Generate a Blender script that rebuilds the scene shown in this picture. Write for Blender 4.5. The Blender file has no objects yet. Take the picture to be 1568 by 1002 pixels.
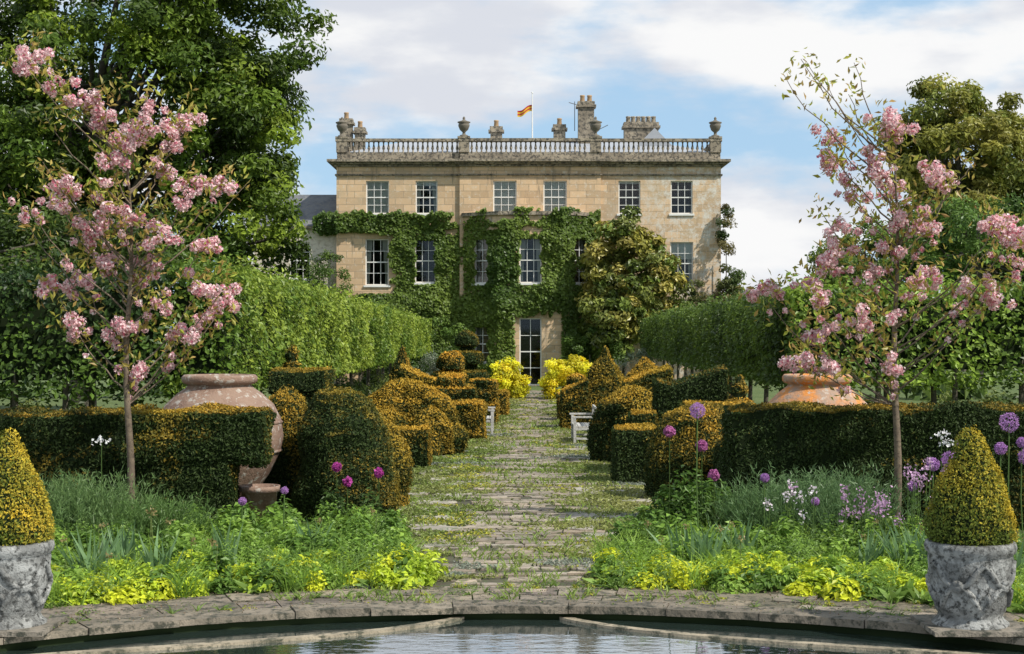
import bpy, math, numpy as np
from mathutils import Vector
R=np.random.RandomState(7)
S=bpy.context.scene
# ------------------------------------------------------------------ helpers
class MB:
    def __init__(s): s.V=[];s.F=[];s.C=[];s.n=0
    def add(s,V,F,mat=0,col=(1,1,1),smooth=False):
        V=np.asarray(V,dtype=np.float32).reshape(-1,3)
        c=np.asarray(col,dtype=np.float32)
        if c.ndim==1: c=np.tile(c,(len(V),1))
        if isinstance(F,np.ndarray): G=[F]
        else:
            G={}
            for f in F: G.setdefault(len(f),[]).append(list(f))
            G=list(G.values())
        for g in G: s.F.append((np.asarray(g,dtype=np.int32)+s.n,mat,smooth))
        s.V.append(V); s.C.append(c); s.n+=len(V)
    def build(s,name,mats,parent=None):
        V=np.concatenate(s.V);C=np.concatenate(s.C)
        me=bpy.data.meshes.new(name)
        nl=sum(f[0].size for f in s.F); npol=sum(len(f[0]) for f in s.F)
        me.vertices.add(len(V)); me.vertices.foreach_set('co',V.ravel())
        me.loops.add(nl); me.polygons.add(npol)
        me.loops.foreach_set('vertex_index',np.concatenate([f[0].ravel() for f in s.F]))
        tot=np.concatenate([np.full(len(f[0]),f[0].shape[1],dtype=np.int32) for f in s.F])
        st=np.concatenate([[0],np.cumsum(tot)[:-1]]).astype(np.int32)
        me.polygons.foreach_set('loop_start',st)
        try: me.polygons.foreach_set('loop_total',tot)
        except Exception: pass
        me.polygons.foreach_set('material_index',np.concatenate([np.full(len(f[0]),f[1],dtype=np.int32) for f in s.F]))
        me.polygons.foreach_set('use_smooth',np.concatenate([np.full(len(f[0]),f[2],dtype=bool) for f in s.F]))
        at=me.attributes.new('Col','FLOAT_COLOR','POINT')
        at.data.foreach_set('color',np.concatenate([C,np.ones((len(C),1),dtype=np.float32)],axis=1).ravel())
        for m in mats: me.materials.append(m)
        me.update(calc_edges=True); me.validate()
        ob=bpy.data.objects.new(name,me); S.collection.objects.link(ob)
        if parent: ob.parent=parent
        return ob
def empty(name,loc=(0,0,0)):
    e=bpy.data.objects.new(name,None); S.collection.objects.link(e); return e
def nz(P,f,seed=0):
    r=np.random.RandomState(seed+100); K=r.normal(size=(9,3)); ph=r.uniform(0,6.28,9)
    return np.sin(P@K.T*f+ph).sum(1)/3.4
def unit(a): return a/np.maximum(np.linalg.norm(a,axis=1,keepdims=True),1e-9)
def leaves(mb,P,N,size,mat,col,aspect=.5,fold=.15,jit=.6,droop=0.0):
    n=len(P); N=unit(N+R.normal(size=(n,3))*jit)
    T=R.normal(size=(n,3)); T[:,2]-=droop; T=unit(T-N*(T*N).sum(1,keepdims=True)); B=np.cross(N,T)
    s=(np.broadcast_to(size,(n,))*R.uniform(.7,1.3,n))[:,None]
    V=np.stack([P-T*s*.5,P+B*s*aspect*.5+N*s*fold+T*s*.05,P+T*s*.5,P-B*s*aspect*.5+N*s*fold+T*s*.05],1).reshape(-1,3)
    i=np.arange(n)[:,None]*4
    F=np.concatenate([i+np.array([0,1,2]),i+np.array([0,2,3])])
    c=np.asarray(col,dtype=float)
    if c.ndim==1: c=np.tile(c,(n,1))
    c=np.clip(c*R.uniform(.70,1.30,(n,1)),0,1)
    mb.add(V,F,mat,np.repeat(c,4,axis=0))
def blades(mb,P,D,L,w,mat,col,bend=.3):
    n=len(P); D=unit(D); side=np.cross(D,R.normal(size=(n,3))); side=unit(side)
    L=np.broadcast_to(L,(n,))[:,None]; w=np.broadcast_to(w,(n,))[:,None]
    hz=D.copy(); hz[:,2]=0; b=unit(hz+R.normal(size=(n,3))*.1)*L*bend; b[:,2]=-L[:,0]*bend*.4
    M=P+D*L*.55+b*.2; T=P+D*L+b
    V=np.stack([P-side*w*.5,P+side*w*.5,M+side*w*.45,M-side*w*.45,T],1).reshape(-1,3)
    i=np.arange(n)[:,None]*5
    c=np.asarray(col,dtype=float)
    if c.ndim==1: c=np.tile(c,(n,1))
    c=np.repeat(np.clip(c*R.uniform(.75,1.25,(n,1)),0,1),5,axis=0)
    mb.add(V,np.concatenate([i+np.array([0,1,2]),i+np.array([0,2,3]),i+np.array([3,2,4])]),mat,c)
def tube(mb,pts,rad,seg=7,mat=0,col=(1,1,1)):
    pts=np.asarray(pts,float); n=len(pts); rad=np.broadcast_to(rad,(n,))
    d=unit(np.gradient(pts,axis=0)); up=np.tile([[.13,.97,.2]],(n,1)); a=unit(np.cross(d,up)); b=np.cross(d,a)
    t=np.linspace(0,2*math.pi,seg,endpoint=False)
    V=(pts[:,None]+rad[:,None,None]*(a[:,None]*np.cos(t)[None,:,None]+b[:,None]*np.sin(t)[None,:,None])).reshape(-1,3)
    F=[[i*seg+j,i*seg+(j+1)%seg,(i+1)*seg+(j+1)%seg,(i+1)*seg+j] for i in range(n-1) for j in range(seg)]
    mb.add(V,F,mat,col,True)
def bez(p0,p1,p2,n=7):
    t=np.linspace(0,1,n)[:,None]; p0,p1,p2=map(np.asarray,(p0,p1,p2))
    return (1-t)**2*p0+2*t*(1-t)*p1+t*t*p2
def box(mb,x0,x1,y0,y1,z0,z1,mat=0,col=(1,1,1)):
    V=[(x0,y0,z0),(x1,y0,z0),(x1,y1,z0),(x0,y1,z0),(x0,y0,z1),(x1,y0,z1),(x1,y1,z1),(x0,y1,z1)]
    mb.add(V,[(0,3,2,1),(4,5,6,7),(0,1,5,4),(1,2,6,5),(2,3,7,6),(3,0,4,7)],mat,col)
def obox(mb,o,u,u0,u1,d0,d1,z0,z1,mat=0,col=(1,1,1)):
    ux,uy=u; nx,ny=-uy,ux
    def p(a,d,z): return (o[0]+ux*a+nx*d,o[1]+uy*a+ny*d,z)
    V=[p(u0,d0,z0),p(u1,d0,z0),p(u1,d1,z0),p(u0,d1,z0),p(u0,d0,z1),p(u1,d0,z1),p(u1,d1,z1),p(u0,d1,z1)]
    mb.add(V,[(0,3,2,1),(4,5,6,7),(0,1,5,4),(1,2,6,5),(2,3,7,6),(3,0,4,7)],mat,col)
def lathe(mb,cx,cy,prof,seg=24,mat=0,col=(1,1,1),z=0,smooth=True):
    pr=np.array(prof,float); t=np.linspace(0,2*math.pi,seg,endpoint=False); n=len(pr)
    V=np.stack([cx+pr[:,0:1]*np.cos(t),cy+pr[:,0:1]*np.sin(t),z+pr[:,1:2]+0*t],2).reshape(-1,3)
    F=[[i*seg+j,i*seg+(j+1)%seg,(i+1)*seg+(j+1)%seg,(i+1)*seg+j] for i in range(n-1) for j in range(seg)]
    mb.add(V,F,mat,col,smooth)
# ------------------------------------------------------------------ materials
def newmat(name):
    m=bpy.data.materials.new(name); m.use_nodes=True; nt=m.node_tree; b=nt.nodes['Principled BSDF']; return m,nt,b
def leafmat(name,rough=.5,tr=.3,spec=.35):
    m,nt,b=newmat(name); a=nt.nodes.new('ShaderNodeAttribute'); a.attribute_name='Col'
    nt.links.new(a.outputs['Color'],b.inputs['Base Color']); b.inputs['Roughness'].default_value=rough
    b.inputs['Specular IOR Level'].default_value=spec
    t=nt.nodes.new('ShaderNodeBsdfTranslucent'); nt.links.new(a.outputs['Color'],t.inputs['Color'])
    mx=nt.nodes.new('ShaderNodeMixShader'); mx.inputs[0].default_value=tr
    nt.links.new(b.outputs[0],mx.inputs[1]); nt.links.new(t.outputs[0],mx.inputs[2])
    nt.links.new(mx.outputs[0],nt.nodes['Material Output'].inputs[0]); return m
def noise(nt,co,scale,det=5,rough=.6):
    n=nt.nodes.new('ShaderNodeTexNoise'); n.inputs['Scale'].default_value=scale; n.inputs['Detail'].default_value=det
    n.inputs['Roughness'].default_value=rough; nt.links.new(co,n.inputs['Vector']); return n.outputs['Fac']
def ramp(nt,f,lo,hi):
    n=nt.nodes.new('ShaderNodeMapRange'); n.interpolation_type='SMOOTHSTEP'; n.inputs[1].default_value=lo; n.inputs[2].default_value=hi
    nt.links.new(f,n.inputs[0]); return n.outputs[0]
def mix(nt,f,a,b,mode='MIX'):
    n=nt.nodes.new('ShaderNodeMix'); n.data_type='RGBA'; n.blend_type=mode
    if isinstance(f,(int,float)): n.inputs[0].default_value=f
    else: nt.links.new(f,n.inputs[0])
    for k,v in ((6,a),(7,b)):
        if isinstance(v,tuple): n.inputs[k].default_value=(*v,1)
        else: nt.links.new(v,n.inputs[k])
    return n.outputs[2]
def bump(nt,b,h,st,dist):
    n=nt.nodes.new('ShaderNodeBump'); n.inputs['Strength'].default_value=st; n.inputs['Distance'].default_value=dist
    nt.links.new(h,n.inputs['Height']); nt.links.new(n.outputs[0],b.inputs['Normal'])
def pos(nt): return nt.nodes.new('ShaderNodeNewGeometry').outputs['Position']
def mottled(name,c1,c2,c3,s1,s2,t=(.5,.65),rough=.85,bs=.5,bd=.01,attr=False):
    m,nt,b=newmat(name); p=pos(nt)
    c=mix(nt,ramp(nt,noise(nt,p,s1,3),.35,.65),c1,c2); c=mix(nt,ramp(nt,noise(nt,p,s2,4,.7),*t),c,c3)
    if attr:
        a=nt.nodes.new('ShaderNodeAttribute'); a.attribute_name='Col'; c=mix(nt,1.0,c,a.outputs['Color'],'MULTIPLY')
    nt.links.new(c,b.inputs['Base Color']); b.inputs['Roughness'].default_value=rough
    bump(nt,b,noise(nt,p,s2*2.5,3,.7),bs,bd); return m
def plain(name,c,rough=.6,spec=.4):
    m,nt,b=newmat(name); p=pos(nt)
    cc=mix(nt,noise(nt,p,3.0,2),tuple(x*.85 for x in c),tuple(min(1,x*1.12) for x in c))
    nt.links.new(cc,b.inputs['Base Color']); b.inputs['Roughness'].default_value=rough; b.inputs['Specular IOR Level'].default_value=spec; return m
M_leaf=leafmat('foliage',.42,.38,.3); M_yew=leafmat('yew_foliage',.6,.2,.2); M_petal=leafmat('petals',.6,.4,.2)
M_gloss=leafmat('glossy_foliage',.35,.25,.45)
M_bark=mottled('bark',(.05,.04,.028),(.10,.085,.06),(.14,.13,.09),3,14)
M_cbark=mottled('cherry_bark',(.13,.095,.065),(.20,.15,.10),(.07,.05,.035),6,20)
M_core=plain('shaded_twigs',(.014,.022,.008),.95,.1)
M_lead=mottled('planter_lead_stone',(.16,.16,.15),(.36,.36,.34),(.05,.05,.045),6,20,(.46,.64),.8,.9,.02)
M_pave=mottled('paving_stone',(.15,.13,.10),(.24,.205,.16),(.05,.05,.035),2.2,9,(.46,.62),.9,1,.02,True)
M_slab=mottled('path_slabs',(.24,.20,.155),(.34,.29,.23),(.11,.12,.055),1.5,8,(.50,.64),.9,.8,.015,True)
M_soil=mottled('soil',(.05,.04,.025),(.08,.07,.04),(.05,.08,.02),3,12)
M_pot=mottled('terracotta',(.20,.12,.085),(.27,.18,.13),(.42,.38,.33),2.2,9,(.53,.64),.85,.8,.02)
M_potl=mottled('terracotta_lichen',(.33,.24,.18),(.62,.22,.03),(.44,.38,.32),4.5,9,(.54,.64),.85,.8,.02)
M_white=plain('white_paint',(.76,.75,.71),.45)
M_wood=mottled('silvered_wood',(.42,.41,.38),(.55,.53,.49),(.25,.24,.21),5,25)
M_slate=mottled('slate_roof',(.09,.095,.11),(.14,.145,.155),(.18,.17,.14),2,8)
M_lroof=plain('lead_roof',(.35,.36,.38),.5)
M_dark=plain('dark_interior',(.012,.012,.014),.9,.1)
M_cloth=plain('curtain_cloth',(.55,.52,.45),.9,.1)
M_blind=plain('window_blind',(.74,.72,.65),.9,.1)
def housemat():
    m,nt,b=newmat('ashlar_limestone'); p=pos(nt)
    sp=nt.nodes.new('ShaderNodeSeparateXYZ'); nt.links.new(p,sp.inputs[0]); cb=nt.nodes.new('ShaderNodeCombineXYZ')
    ad=nt.nodes.new('ShaderNodeMath'); ad.operation='ADD'; nt.links.new(sp.outputs[0],ad.inputs[0]); nt.links.new(sp.outputs[1],ad.inputs[1])
    nt.links.new(ad.outputs[0],cb.inputs[0]); nt.links.new(sp.outputs[2],cb.inputs[1])
    br=nt.nodes.new('ShaderNodeTexBrick'); nt.links.new(cb.outputs[0],br.inputs['Vector'])
    br.inputs['Color1'].default_value=(.68,.475,.285,1); br.inputs['Color2'].default_value=(.46,.32,.19,1); br.inputs['Mortar'].default_value=(.35,.26,.17,1)
    br.inputs['Scale'].default_value=1; br.inputs['Brick Width'].default_value=.78; br.inputs['Row Height'].default_value=.32; br.inputs['Mortar Size'].default_value=.014; br.inputs['Bias'].default_value=-.1
    c=mix(nt,ramp(nt,noise(nt,p,.7,6,.65),.47,.72),br.outputs['Color'],(.46,.355,.23))
    c=mix(nt,ramp(nt,noise(nt,p,5,6,.8),.53,.67),c,(.64,.57,.46))
    mp2=nt.nodes.new('ShaderNodeMapping'); mp2.inputs['Scale'].default_value=(2.2,2.2,.35); nt.links.new(p,mp2.inputs[0])
    c=mix(nt,ramp(nt,noise(nt,mp2.outputs[0],1.2,6,.7),.55,.72),c,(.26,.20,.135))
    r=ramp(nt,sp.outputs[0],3.5,8.5); pl=ramp(nt,noise(nt,p,2.2,7,.85),.45,.60)
    mu=nt.nodes.new('ShaderNodeMath'); mu.operation='MULTIPLY'; nt.links.new(r,mu.inputs[0]); nt.links.new(pl,mu.inputs[1])
    c=mix(nt,mu.outputs[0],c,(.64,.60,.52))
    nt.links.new(c,b.inputs['Base Color']); b.inputs['Roughness'].default_value=.9
    bump(nt,b,noise(nt,p,9,5,.7),.5,.02); return m
M_house=housemat()
M_cornice=mottled('cornice_stone',(.23,.19,.14),(.38,.32,.235),(.09,.08,.065),1.5,7,(.46,.60),.9,.8,.03)
M_cream=mottled('wing_render',(.54,.48,.38),(.62,.56,.46),(.42,.36,.28),1,6)
def glassmat():
    m,nt,b=newmat('window_glass'); g=nt.nodes.new('ShaderNodeBsdfGlossy'); g.inputs['Roughness'].default_value=.03
    t=nt.nodes.new('ShaderNodeBsdfTransparent'); t.inputs[0].default_value=(.85,.88,.88,1)
    f=nt.nodes.new('ShaderNodeFresnel'); f.inputs[0].default_value=1.42; mx=nt.nodes.new('ShaderNodeMixShader')
    nt.links.new(f.outputs[0],mx.inputs[0]); nt.links.new(t.outputs[0],mx.inputs[1]); nt.links.new(g.outputs[0],mx.inputs[2])
    nt.links.new(mx.outputs[0],nt.nodes['Material Output'].inputs[0]); return m
M_glass=glassmat()
# ------------------------------------------------------------------ world, sun, camera
ts=Vector((.76,-.50,1.0)).normalized(); el=math.asin(ts.z); az=math.atan2(ts.x,ts.y)
w=bpy.data.worlds.new('World'); S.world=w; w.use_nodes=True; nt=w.node_tree; bg=nt.nodes['Background']
sky=nt.nodes.new('ShaderNodeTexSky'); sky.sky_type='NISHITA'; sky.sun_disc=False; sky.sun_elevation=el; sky.sun_rotation=az
sky.dust_density=.3; sky.air_density=1.0; sky.ozone_density=2.0
tc=nt.nodes.new('ShaderNodeTexCoord'); mp=nt.nodes.new('ShaderNodeMapping'); mp.inputs['Scale'].default_value=(-1,1,2.8); mp.inputs['Location'].default_value=(.45,0,.1)
nt.links.new(tc.outputs['Generated'],mp.inputs[0])
n1=noise(nt,mp.outputs[0],4.2,9,.54); n1=ramp(nt,n1,.42,.56)
n2=noise(nt,mp.outputs[0],9,6,.5); shade=mix(nt,ramp(nt,n2,.38,.6),(7.6,7.9,8.6),(10.2,10.2,10.2))
skyt=mix(nt,.75,sky.outputs[0],(4.9,7.5,10.2))
c=mix(nt,n1,skyt,shade); nt.links.new(c,bg.inputs[0]); bg.inputs[1].default_value=.094
sl=bpy.data.lights.new('sun','SUN'); sl.energy=5.0; sl.angle=math.radians(.5); sl.color=(1,.955,.87)
so=bpy.data.objects.new('sun',sl); so.rotation_euler=ts.to_track_quat('Z','Y').to_euler(); S.collection.objects.link(so)
cd=bpy.data.cameras.new('camera'); cd.lens=55.1; cd.sensor_width=36; cd.shift_y=.0025; cd.clip_end=6000
co=bpy.data.objects.new('camera',cd); co.location=(0,0,2.66); co.rotation_euler=(math.pi/2,0,0); S.collection.objects.link(co); S.camera=co
S.view_settings.view_transform='Standard'; S.view_settings.look='None'; S.view_settings.exposure=0
# ------------------------------------------------------------------ ground, pool
PC=(0.0,7.74); PR=7.06
def groundmat():
    m,nt,b=newmat('ground_turf'); p=pos(nt)
    c=mix(nt,ramp(nt,noise(nt,p,.35,6,.6),.35,.65),(.075,.115,.025),(.115,.15,.04))
    c=mix(nt,ramp(nt,noise(nt,p,6,6,.7),.45,.7),c,(.045,.075,.018))
    c=mix(nt,ramp(nt,noise(nt,p,1.4,6,.7),.60,.72),c,(.20,.19,.13))
    nt.links.new(c,b.inputs['Base Color']); b.inputs['Roughness'].default_value=.95
    bump(nt,b,noise(nt,p,22,3,.7),.8,.04); return m
mb=MB(); rr=[7.2,8,9,11,14,18,25,35,50,80,150,400,1200,4000]; sg=96
t=np.linspace(0,2*math.pi,sg,endpoint=False)
V=[(PC[0]+r*math.cos(a),PC[1]+r*math.sin(a),0) for r in rr for a in t]
mb.add(V,[[i*sg+j,i*sg+(j+1)%sg,(i+1)*sg+(j+1)%sg,(i+1)*sg+j] for i in range(len(rr)-1) for j in range(sg)])
mb.build('ground',[groundmat()])
m,nt,b=newmat('pond_water'); p=pos(nt); b.inputs['Base Color'].default_value=(.03,.045,.04,1); b.inputs['Roughness'].default_value=.04; b.inputs['IOR'].default_value=1.6
mpn=nt.nodes.new('ShaderNodeMapping'); mpn.inputs['Scale'].default_value=(1,2.2,1); nt.links.new(p,mpn.inputs[0]); bump(nt,b,noise(nt,mpn.outputs[0],5,3,.5),.09,.02)
gl=nt.nodes.new('ShaderNodeBsdfGlossy'); gl.inputs['Roughness'].default_value=.03; gl.inputs['Color'].default_value=(.88,.93,.97,1)
mxx=nt.nodes.new('ShaderNodeMixShader'); mxx.inputs[0].default_value=.5; nt.links.new(b.outputs[0],mxx.inputs[1]); nt.links.new(gl.outputs[0],mxx.inputs[2]); nt.links.new(mxx.outputs[0],nt.nodes['Material Output'].inputs[0])
nt.links.new(b.inputs['Normal'].links[0].from_socket,gl.inputs['Normal'])
WZ=-.085
mb=MB(); V=[(PC[0],PC[1],WZ)]+[(PC[0]+7.25*math.cos(a),PC[1]+7.25*math.sin(a),WZ) for a in t]
mb.add(V,[[0,1+j,1+(j+1)%sg] for j in range(sg)]); mb.build('pond_water',[m])
mb=MB()
def ring(mb,r0,r1,z0,z1,a0,a1,mat,col,n=5):
    a=np.linspace(a0,a1,n); q=[]; wv=R.uniform(-.012,.012,n); wv[0]=wv[-1]=0
    for z in (z0,z1):
        for r in (r0,r1):
            q.append([(PC[0]+(r+w_)*math.cos(x),PC[1]+(r+w_)*math.sin(x),z) for x,w_ in zip(a,wv)])
    V=sum(q,[]); f=[]
    for i in range(n-1):
        f+= [[i,i+1,2*n+i+1,2*n+i],[n+i+1,n+i,3*n+i,3*n+i+1],[2*n+i,2*n+i+1,3*n+i+1,3*n+i]]
        f+= [[i,n+i,n+i+1,i+1]]
    f+=[[0,2*n,3*n,n],[n-1,2*n-1,4*n-1,3*n-1]]
    mb.add(V,f,mat,col)
a=0
while a<2*math.pi:
    da=R.uniform(.09,.16); k=R.uniform(.75,1.25)
    ring(mb,PR+R.uniform(-.02,.02),7.42,-.02,.045+R.uniform(-.01,.008),a+.0006,a+da-.0006,0,(k,k*.97,k*.92),7); a+=da
ring(mb,7.12,7.3,-.5,-.025,0,2*math.pi,1,(1,1,1),120)
for r0,r1,dm in ((7.422,7.86,.07),(7.863,8.35,.08)):
    a=.25
    while a<math.pi-.25:
        da=R.uniform(dm*.6,dm*1.7); k=R.uniform(.75,1.3)
        ring(mb,r0,r1+R.uniform(-.06,0),-.05,.03+R.uniform(-.01,.008),a+.001,a+da-.001,0,(k,k*R.uniform(.92,1),k*R.uniform(.84,.98)),4); a+=da
mb.build('pool_coping',[M_pave,M_core])
mb=MB()
for sx in (-1,1):
    pts=np.array([(.47,14.98),(.49,14.86),(.60,14.70),(.82,14.50),(1.12,14.26),(1.6,14.0),(2.17,13.76),(3.0,13.46),(3.8,13.2),(5.3,12.55)])
    tt=np.linspace(0,9,60); X=np.interp(tt,range(10),pts[:,0]); Y=np.interp(tt,range(10),pts[:,1])
    for _ in range(12): X[1:-1]=(X[:-2]+X[1:-1]*2+X[2:])/4; Y[1:-1]=(Y[:-2]+Y[1:-1]*2+Y[2:])/4
    P=np.stack([X*sx,Y],1); d=unit(np.gradient(P,axis=0)); nn=np.stack([-d[:,1],d[:,0]],1)
    A=P+nn*.05; B=P-nn*.05; o=np.ones((60,1))
    V=np.concatenate([np.hstack([A,o*-.3]),np.hstack([A,o*-.06]),np.hstack([B,o*-.06]),np.hstack([B,o*-.3])])
    f=[[k*60+i,k*60+i+1,(k+1)*60+i+1,(k+1)*60+i] for k in range(3) for i in range(59)]
    mb.add(V,f,0,(1.5,1.45,1.3))
mb.build('pool_inner_rim',[M_pave])
# ------------------------------------------------------------------ path
def pcx(Y): return .02*Y-.33
mb=MB(); Y=15.75
box(mb,-2.6,2.9,16.15,68,-.05,.004,1)
while Y<68:
    dy=R.uniform(.14,.30); wd=1.28+.3*min(1,(Y-15)/12); X=pcx(Y)-wd/2+R.uniform(-.15,.08); xe=pcx(Y)+wd/2+R.uniform(-.08,.15)
    while X<xe:
        dx=R.uniform(.2,.7); k=R.uniform(.65,1.3); t0=R.uniform(.0,1)
        if R.rand()<.9: 
            h=.014+R.uniform(0,.016); j=lambda:R.uniform(-.025,.025)
            V=[(X+j(),Y+j(),0),(X+dx-.03+j(),Y+j(),0),(X+dx-.03+j(),Y+dy-.03+j(),0),(X+j(),Y+dy-.03+j(),0)]
            V=V+[(v[0],v[1],h) for v in V]
            mb.add(V,[(4,5,6,7),(0,1,5,4),(1,2,6,5),(2,3,7,6),(3,0,4,7)],0,(k,k*(.93+.07*t0),k*(.85+.17*t0)))
        X+=dx
    Y+=dy
for _ in range(420):
    Y=16.3+R.rand()**1.3*45; sx=R.choice([-1,1]); X=pcx(Y)+sx*(.85+R.rand()*1.15); r=R.uniform(.12,.34); n=6
    an=np.sort(R.uniform(0,6.28,n)); k=R.uniform(.9,1.5); h=.018+R.uniform(0,.02)
    V=[(X+r*math.cos(q)*1.2,Y+r*math.sin(q),h) for q in an]
    mb.add(V+[(v[0],v[1],0) for v in V],[[i,(i+1)%n,n+(i+1)%n,n+i] for i in range(n)],0,(k,k,k*.98)); mb.add(V,[list(range(n))],0,(k*.95,k,k*1.05))
mb.build('stone_path',[M_slab,M_soil])
mb=MB(); n=190000
Y=15.9+R.rand(n)**1.6*50; X=pcx(Y)+R.uniform(-2.7,2.7,n); P=np.stack([X,Y,np.zeros(n)],1)
nn=nz(P*[1,2.2,0],1.7,3)+.9*nz(P*[1,2.5,0],5,4); off=np.abs(X-pcx(Y))
keep=(nn+np.clip(off-.75,-.5,.5)*1.8+R.normal(size=n)*.35>.2)
P=P[keep]; Y=P[:,1]; n=len(P); P[:,2]=R.uniform(.01,.05,n)
tcol=np.clip((nz(P,1.1,9)+1)/2,0,1)[:,None]; col=(1-tcol)*np.array([.18,.24,.055])+tcol*np.array([.33,.34,.11])
y=(nz(P,2.3,12)>.8)&(R.rand(n)<.5); col[y]=[.44,.43,.06]; g=(nz(P,1.9,15)>.9); col[g]=[.28,.31,.24]
leaves(mb,P,np.tile([0,0,1.],(n,1)),.026+.0012*Y,0,col,.6,.2,.6)
n=12000; Y=15.2+R.rand(n)**1.6*30; X=pcx(Y)+np.where(R.rand(n)<.35,R.uniform(-.7,.7,n),R.choice([-1,1],n)*R.uniform(.6,2.3,n)); P=np.stack([X,Y,0*X+.01],1)
kk=nz(P,3,21)>.2; P=P[kk]; n=len(P); D=R.normal(size=(n,3))*.5; D[:,2]=1
blades(mb,P,D,R.uniform(.04,.16,n),.008+.0004*P[:,1],0,[.22,.31,.06])
mb.build('creeping_thyme',[M_leaf])
# ------------------------------------------------------------------ house
house=empty('country_house')
HY=75.0
wm=MB(); fr=MB(); trim=MB(); gl=MB()
def wall(o,u,wd,z0,z1,ops,mat=0,rev=.2):
    us=sorted(set([0,wd]+[k for p in ops for k in p[:2]])); zs=sorted(set([z0,z1]+[k for p in ops for k in p[2:4]]))
    nx,ny=-u[1],u[0]
    def p(a,d,z): return (o[0]+u[0]*a+nx*d,o[1]+u[1]*a+ny*d,z)
    for i in range(len(us)-1):
        for j in range(len(zs)-1):
            cu=(us[i]+us[i+1])/2; cz=(zs[j]+zs[j+1])/2
            if any(q[0]<cu<q[1] and q[2]<cz<q[3] for q in ops): continue
            wm.add([p(us[i],0,zs[j]),p(us[i+1],0,zs[j]),p(us[i+1],0,zs[j+1]),p(us[i],0,zs[j+1])],[[0,1,2,3]],mat)
    for a,b2,c,d in [q[:4] for q in ops]:
        for s in (((a,c),(b2,c)),((b2,c),(b2,d)),((b2,d),(a,d)),((a,d),(a,c))):
            wm.add([p(s[0][0],0,s[0][1]),p(s[1][0],0,s[1][1]),p(s[1][0],rev,s[1][1]),p(s[0][0],rev,s[0][1])],[[0,1,2,3]],mat)
def window(o,u,a,b2,c,d,cols=3,rows=4,blind=0,curt=True,door=False):
    f=.055
    for q in ((a,a+f,c,d),(b2-f,b2,c,d),(a+f,b2-f,c,c+f),(a+f,b2-f,d-f,d)): obox(fr,o,u,q[0],q[1],.10,.17,q[2],q[3],0)
    wd=b2-a-2*f
    for i in range(1,cols): x=a+f+wd*i/cols; obox(fr,o,u,x-.013,x+.013,.115,.15,c+f,d-f,0)
    for j in range(1,rows):
        z=c+f+(d-c-2*f)*j/rows; h=.026 if j*2==rows else .013; obox(fr,o,u,a+f,b2-f,.11-(.006 if j*2==rows else -.008),.148,z-h,z+h,0)
    obox(gl,o,u,a+f,b2-f,.153,.156,c+f,d-f,0)
    if not door: obox(fr,o,u,a-.08,b2+.08,-.07,.099,c-.09,c-.002,0)
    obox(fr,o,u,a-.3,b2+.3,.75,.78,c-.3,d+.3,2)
    if blind: obox(fr,o,u,a+.02,b2-.02,.175,.185,d-(d-c)*blind,d-.01,3)
    if curt and blind<.9:
        q=wd*.12
        for sg_,xa in ((1,a+.03),(-1,b2-.03)):
            for k in range(4):
                zt=d-(d-c)*k/4; zb=d-(d-c)*(k+1)/4; ww=f+q*(1.9-.45*k if k<3 else .8)
                x0,x1=sorted((xa,xa+sg_*ww)); obox(fr,o,u,x0,x1,.26,.29,zb,zt,1)
E=(1,0)
def seg(x0,x1,yf,ops,z1=10.55,mat=0):
    o=(x0,yf); oo=[(cx-wd/2-x0,cx+wd/2-x0,c,d) for cx,wd,c,d,*_ in ops]
    wall(o,E,x1-x0,0,z1,oo,mat)
    for q,r in zip(ops,oo): window(o,E,*r,**(q[4] if len(q)>4 else {}))
U=(8.2,9.78)
seg(-8.4,-2.5,HY,[(-6.44,1.1,*U,dict(blind=.96)),(-4.09,1.05,*U,dict(blind=.15)),(-6.46,1.12,4.78,7.0),(-4.15,1.0,4.9,7.0,dict(curt=False))])
seg(-2.5,4.25,HY-.15,[(-.34,1.12,8.2,9.78,dict(blind=.98)),(2.06,1.12,8.2,9.78,dict(blind=.98))])
seg(4.25,10.0,HY,[(5.62,1.05,*U,dict(curt=False,blind=.08)),(8.12,1.05,*U,dict(curt=False)),(8.12,1.1,4.8,6.85,dict(blind=.4))])
for x in (-2.5,4.25): box(wm,x-.002 if x>0 else x+.003,x-.003 if x>0 else x+.002,HY-.149,HY+.05,0,10.5,0)
for x in (-8.4,10.0): wm.add([(x,HY,0),(x,HY+14,0),(x,HY+14,10.55),(x,HY,10.55)],[[0,1,2,3]])
wm.add([(-8.4,HY+14,0),(10,HY+14,0),(10,HY+14,10.55),(-8.4,HY+14,10.55)],[[0,1,2,3]])
bx=[(-2.3,HY-.15),(-.62,HY-1.35),(2.42,HY-1.35),(4.1,HY-.15)]
for i in range(3):
    a,b2=np.array(bx[i]),np.array(bx[i+1]); L=np.linalg.norm(b2-a); u=tuple((b2-a)/L); m_=L/2
    if i==1: ops=[(1.49-.52,1.49+.52,4.85,7.0),(1.49-.52,1.49+.52,.04,3.2)]
    else: ops=[(m_-.45,m_+.45,4.85,7.0),(m_-.45,m_+.45,1.1,2.85)]
    wall(tuple(a),u,L,0,8.05,ops)
    window(tuple(a),u,*ops[0],cols=3 if i==1 else 2); window(tuple(a),u,*ops[1],cols=2,rows=4,door=(i==1),curt=(i!=1))
    obox(trim,tuple(a),u,-.05,L+.05,-.12,.2,8.051,8.22,0)
wm.add([(x,y,8.2) for x,y in bx],[[0,1,2,3]])
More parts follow.
